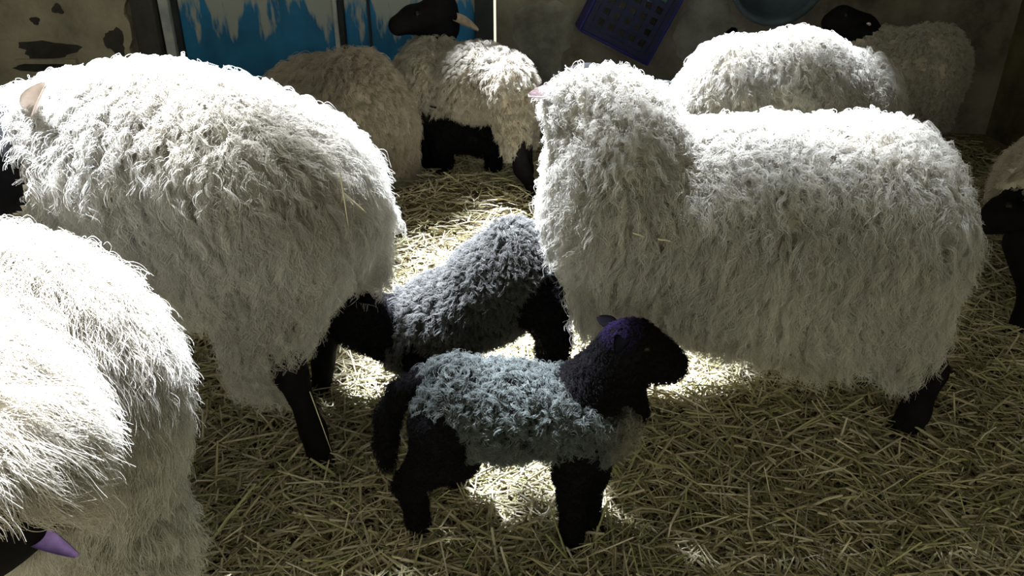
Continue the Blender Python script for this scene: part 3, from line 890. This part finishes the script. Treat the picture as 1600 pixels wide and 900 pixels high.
# ================================================================== THINGS ON THE WALL
M['crate'] = mat_plain('blue_plastic', (.004, .007, .034), .6, .25, 9, .2)
M['crate_rim'] = mat_plain('bright_blue_plastic', (.008, .008, .11), .55, .2, 9, .2)
M['teal'] = mat_plain('teal_plastic', (.22, .48, .42), .5, .3, 20, .4)
M['tub'] = mat_plain('blue_grey_rubber', (.045, .065, .08), .7, .35, 8, .2)
def crate():
    W, H, D = .42, .48, .22
    yw = WALL_Y - .005
    corner = P(1012, 104, yw - D)
    ang = math.radians(-26)
    root = empty('plastic_crate', (corner[0], yw, corner[2]))
    # local: x to the left edge is -W, z up, y towards the wall is positive
    root.rotation_euler = (0, -ang, 0)
    tag(root, 'blue lattice plastic crate hanging tilted on the back wall', 'crate')
    t = .016
    for nm, b in (('side_wall', (-W, -W + t, -D, 0, 0, H)), ('side_wall', (-t, 0, -D, 0, 0, H)),
                  ('side_wall', (-W + t, -t, -D, 0, 0, t)), ('side_wall', (-W + t, -t, -D, 0, H - t, H))):
        bevel(link(nm, boxes(nm, [b], M['crate_rim']), root), .006)
    n = 7; bars = []
    for i in range(1, n):
        x = -W + W * i / n
        bars.append((x - .013, x + .013, -D, -D + .012, t, H - t))
    for i in range(1, n + 1):
        z = H * i / (n + 1)
        bars.append((-W + t, -t, -D + .002, -D + .010, z - .013, z + .013))
    link('lattice_base', boxes('lattice_base', bars, M['crate']), root)
    b = .045
    link('corner_border', boxes('corner_border', [(-W + t, -W + b, -D - .004, -D + .006, t, H - t), (-b, -t, -D - .004, -D + .006, t, H - t),
        (-W + b, -b, -D - .004, -D + .006, t, b), (-W + b, -b, -D - .004, -D + .006, H - b, H - t)], M['crate']), root)
    # crumpled teal sheeting caught inside
    r = random.Random(5); V, F = [], []; nx, nz = 12, 10
    for i in range(nx):
        for j in range(nz):
            V.append((-.05 - .24 * i / (nx - 1), -D + .045 + r.uniform(-.02, .02), .30 + .15 * j / (nz - 1) + .02 * math.sin(i)))
    for i in range(nx - 1):
        for j in range(nz - 1): F.append((i * nz + j, (i + 1) * nz + j, (i + 1) * nz + j + 1, i * nz + j + 1))
    s = link('plastic_sheet', py_mesh('plastic_sheet', V, F, M['teal']))
    sm = s.modifiers.new('thickness', 'SOLIDIFY'); sm.thickness = .002
    s.location = root.location; s.rotation_euler = root.rotation_euler
    tag(s, 'crumpled teal plastic sheet inside the blue crate', 'sheet')
crate()

def tub(name, label, c, R, Hh, mat, tilt=0):
    root = empty(name, c); root.rotation_euler = (tilt, 0, 0)
    n = 36; V, F = [], []
    prof = [(0.0, 0), (.80, 0), (.86, .1), (.97, .9), (1.06, .95), (1.06, 1.0), (.96, 1.0), (.90, .88), (.80, .14), (0, .1)]
    for r_, z in prof:
        for k in range(n):
            a = k / n * 6.2832; V.append((R * r_ * math.cos(a), R * r_ * math.sin(a), Hh * z))
    for i in range(len(prof) - 1):
        for k in range(n):
            F.append((i * n + k, i * n + (k + 1) % n, (i + 1) * n + (k + 1) % n, (i + 1) * n + k))
    link('tub_body', py_mesh('tub_body', V, F, mat, True), root)
    for sgn in (-1, 1):
        V, F = [], []; b0 = 0
        for i in range(9):
            a = i / 8 * math.pi
            c0 = Vector((sgn * R * 1.04, -.07 * math.cos(a) * 1.0, Hh * .93)) + Vector((sgn * .045 * math.sin(a), 0, 0))
            for k in range(6):
                b = k / 6 * 6.2832
                V.append(c0 + Vector((math.cos(b) * .009, 0, math.sin(b) * .009)))
        for i in range(8):
            for k in range(6):
                F.append((b0 + i * 6 + k, b0 + i * 6 + (k + 1) % 6, b0 + (i + 1) * 6 + (k + 1) % 6, b0 + (i + 1) * 6 + k))
        link('handle', py_mesh('handle', V, F, mat, True), root)
    tag(root, label, 'tub')
    return root
q = P(1222, 2, WALL_Y - .3)
t_ = tub('hanging_tub', 'dim blue-grey tub hung on the back wall above the white ewe', (q[0], WALL_Y - .005, q[2] + .12), .24, .20, M['tub'], math.radians(90))
M['limewash'] = mat_wall('limewash', (.09, .088, .074), (.15, .15, .13), (.21, .21, .185), 4.0)
for px, py, rx, rz, sd_ in ((1105, 40, .17, .20, 3), (1155, 75, .12, .10, 8), (850, 60, .16, .22, 12)):
    q = P(px, py, WALL_Y)
    link('limewash_patch', ragged_disc(q[0], q[2], rx, rz, sd_, WALL_Y - .006, WALL_Y + .004, M['limewash'], 'limewash_patch'), wall_back)
q = P(1022, 142, 3.55)
tub('feed_tub', 'blue-grey feed tub glimpsed between right ewe and white ewe', (q[0], 3.55, .0), .20, q[2] + .02, M['tub'])

# ================================================================== STRAW
def straw_arrays(pos, yaw, pit, L, Wd, bend, roll, r):
    N = len(pos)
    d = np.stack([np.cos(yaw) * np.cos(pit), np.sin(yaw) * np.cos(pit), np.sin(pit)], 1)
    sd = np.stack([-np.sin(yaw), np.cos(yaw), np.zeros(N)], 1)
    up = np.cross(d, sd)
    a, b = np.cos(roll)[:, None], np.sin(roll)[:, None]
    s2 = sd * a + up * b; u2 = up * a - sd * b
    V = np.zeros((N, 9, 3))
    for k, t in enumerate((-.5, 0, .5)):
        c = pos + d * (L * t)[:, None] + (s2 * .5 + np.array([0, 0, 1.0])) * ((bend * L) * (.25 - t * t))[:, None]
        w_ = (Wd * (1 if k == 1 else .8))[:, None]
        V[:, k * 3] = c - s2 * w_ * .5
        V[:, k * 3 + 1] = c + s2 * w_ * .5
        V[:, k * 3 + 2] = c + u2 * w_ * .35
    f = []
    for k in range(2):
        for j in range(3):
            f.append((k * 3 + j, k * 3 + (j + 1) % 3, k * 3 + 3 + (j + 1) % 3, k * 3 + 3 + j))
    F = (np.arange(N)[:, None, None] * 9 + np.array(f)[None]).reshape(-1, 4)
    return V.reshape(-1, 3), F
def straw_bed():
    r = np.random.default_rng(31)
    N = 80000
    y = .55 * (4.25 / .55) ** r.random(N)               # denser near by
    half = .35 + .80 * y
    x = r.uniform(-1, 1, N) * np.minimum(half, 2.55)
    z = floor_z(x, y) + .004 + .038 * r.random(N) ** 1.6
    L = np.clip(r.lognormal(math.log(.072), .5, N), .02, .26)
    Wd = r.uniform(.0018, .0058, N) * (1 + .1 * y)
    yaw = r.uniform(0, 6.2832, N); pit = r.normal(0, .22, N)
    V, F = straw_arrays(np.stack([x, y, z], 1), yaw, pit, L, Wd, r.normal(0, .18, N), r.uniform(-1.2, 1.2, N), r)
    m = np_mesh('straw_bedding', V, F, [M['straw']], smooth=False)
    pal = np.array([(.53, .465, .32), (.45, .395, .24), (.60, .54, .43), (.34, .345, .16), (.27, .24, .13), (.39, .395, .21)])
    c = pal[r.choice(6, N, p=[.28, .22, .16, .14, .1, .1])] * r.uniform(.7, 1.15, (N, 1))
    cc = np.concatenate([np.repeat(c, 9, 0), np.ones((N * 9, 1))], 1)
    at = m.attributes.new('col', 'FLOAT_COLOR', 'POINT'); at.data.foreach_set('color', cc.astype(np.float32).ravel())
    tag(link('straw_bedding', m), 'loose pale straw bedding covering the barn floor', 'straw', kind='stuff')
straw_bed()

M['stalk'] = mat_plain('pale_straw', (.66, .58, .40), .5, .15, 40, .35)
def stalk(a, b, rad, label, bend=.02):
    a, b = Vector(a), Vector(b); d = (b - a); L = d.length
    u = d.orthogonal().normalized(); v = d.normalized().cross(u)
    V, F = [], []; n, k = 7, 6
    mid = (a + b) / 2
    for i in range(n):
        t = i / (n - 1); c = a + d * t - mid + Vector((0, 0, 1)) * bend * L * 4 * t * (1 - t)
        for j in range(k):
            an = j / k * 6.2832; V.append(c + (u * math.cos(an) + v * math.sin(an)) * rad * (1 - .4 * t))
    for i in range(n - 1):
        for j in range(k): F.append((i * k + j, i * k + (j + 1) % k, (i + 1) * k + (j + 1) % k, (i + 1) * k + j))
    F.append(tuple(range(k - 1, -1, -1))); F.append(tuple((n - 1) * k + j for j in range(k)))
    o = link('straw_stalk', py_mesh('straw_stalk', V, F, M['stalk'], True)); o.location = mid
    tag(o, label, 'straw')
YL = 1.36
stalk(P(531, 268, YL), P(544, 352, YL - .01), .0016, 'upright straw stalk caught in the left ewe rump fleece')
stalk(P(534, 300, YL), P(572, 332, YL - .01), .0014, 'short slanting straw stalk caught in the left ewe rump fleece')
stalk(P(484, 612, 1.37), P(518, 706, 1.36), .0012, 'straw stalk leaning against the left ewe hind leg', .01)
stalk(P(988, 364, 1.385), P(1006, 370, 1.385), .0018, 'tiny straw piece on the right ewe flank, nearest her chest')
stalk(P(1028, 374, 1.375), P(1048, 377, 1.375), .0018, 'tiny straw piece on the right ewe mid flank')
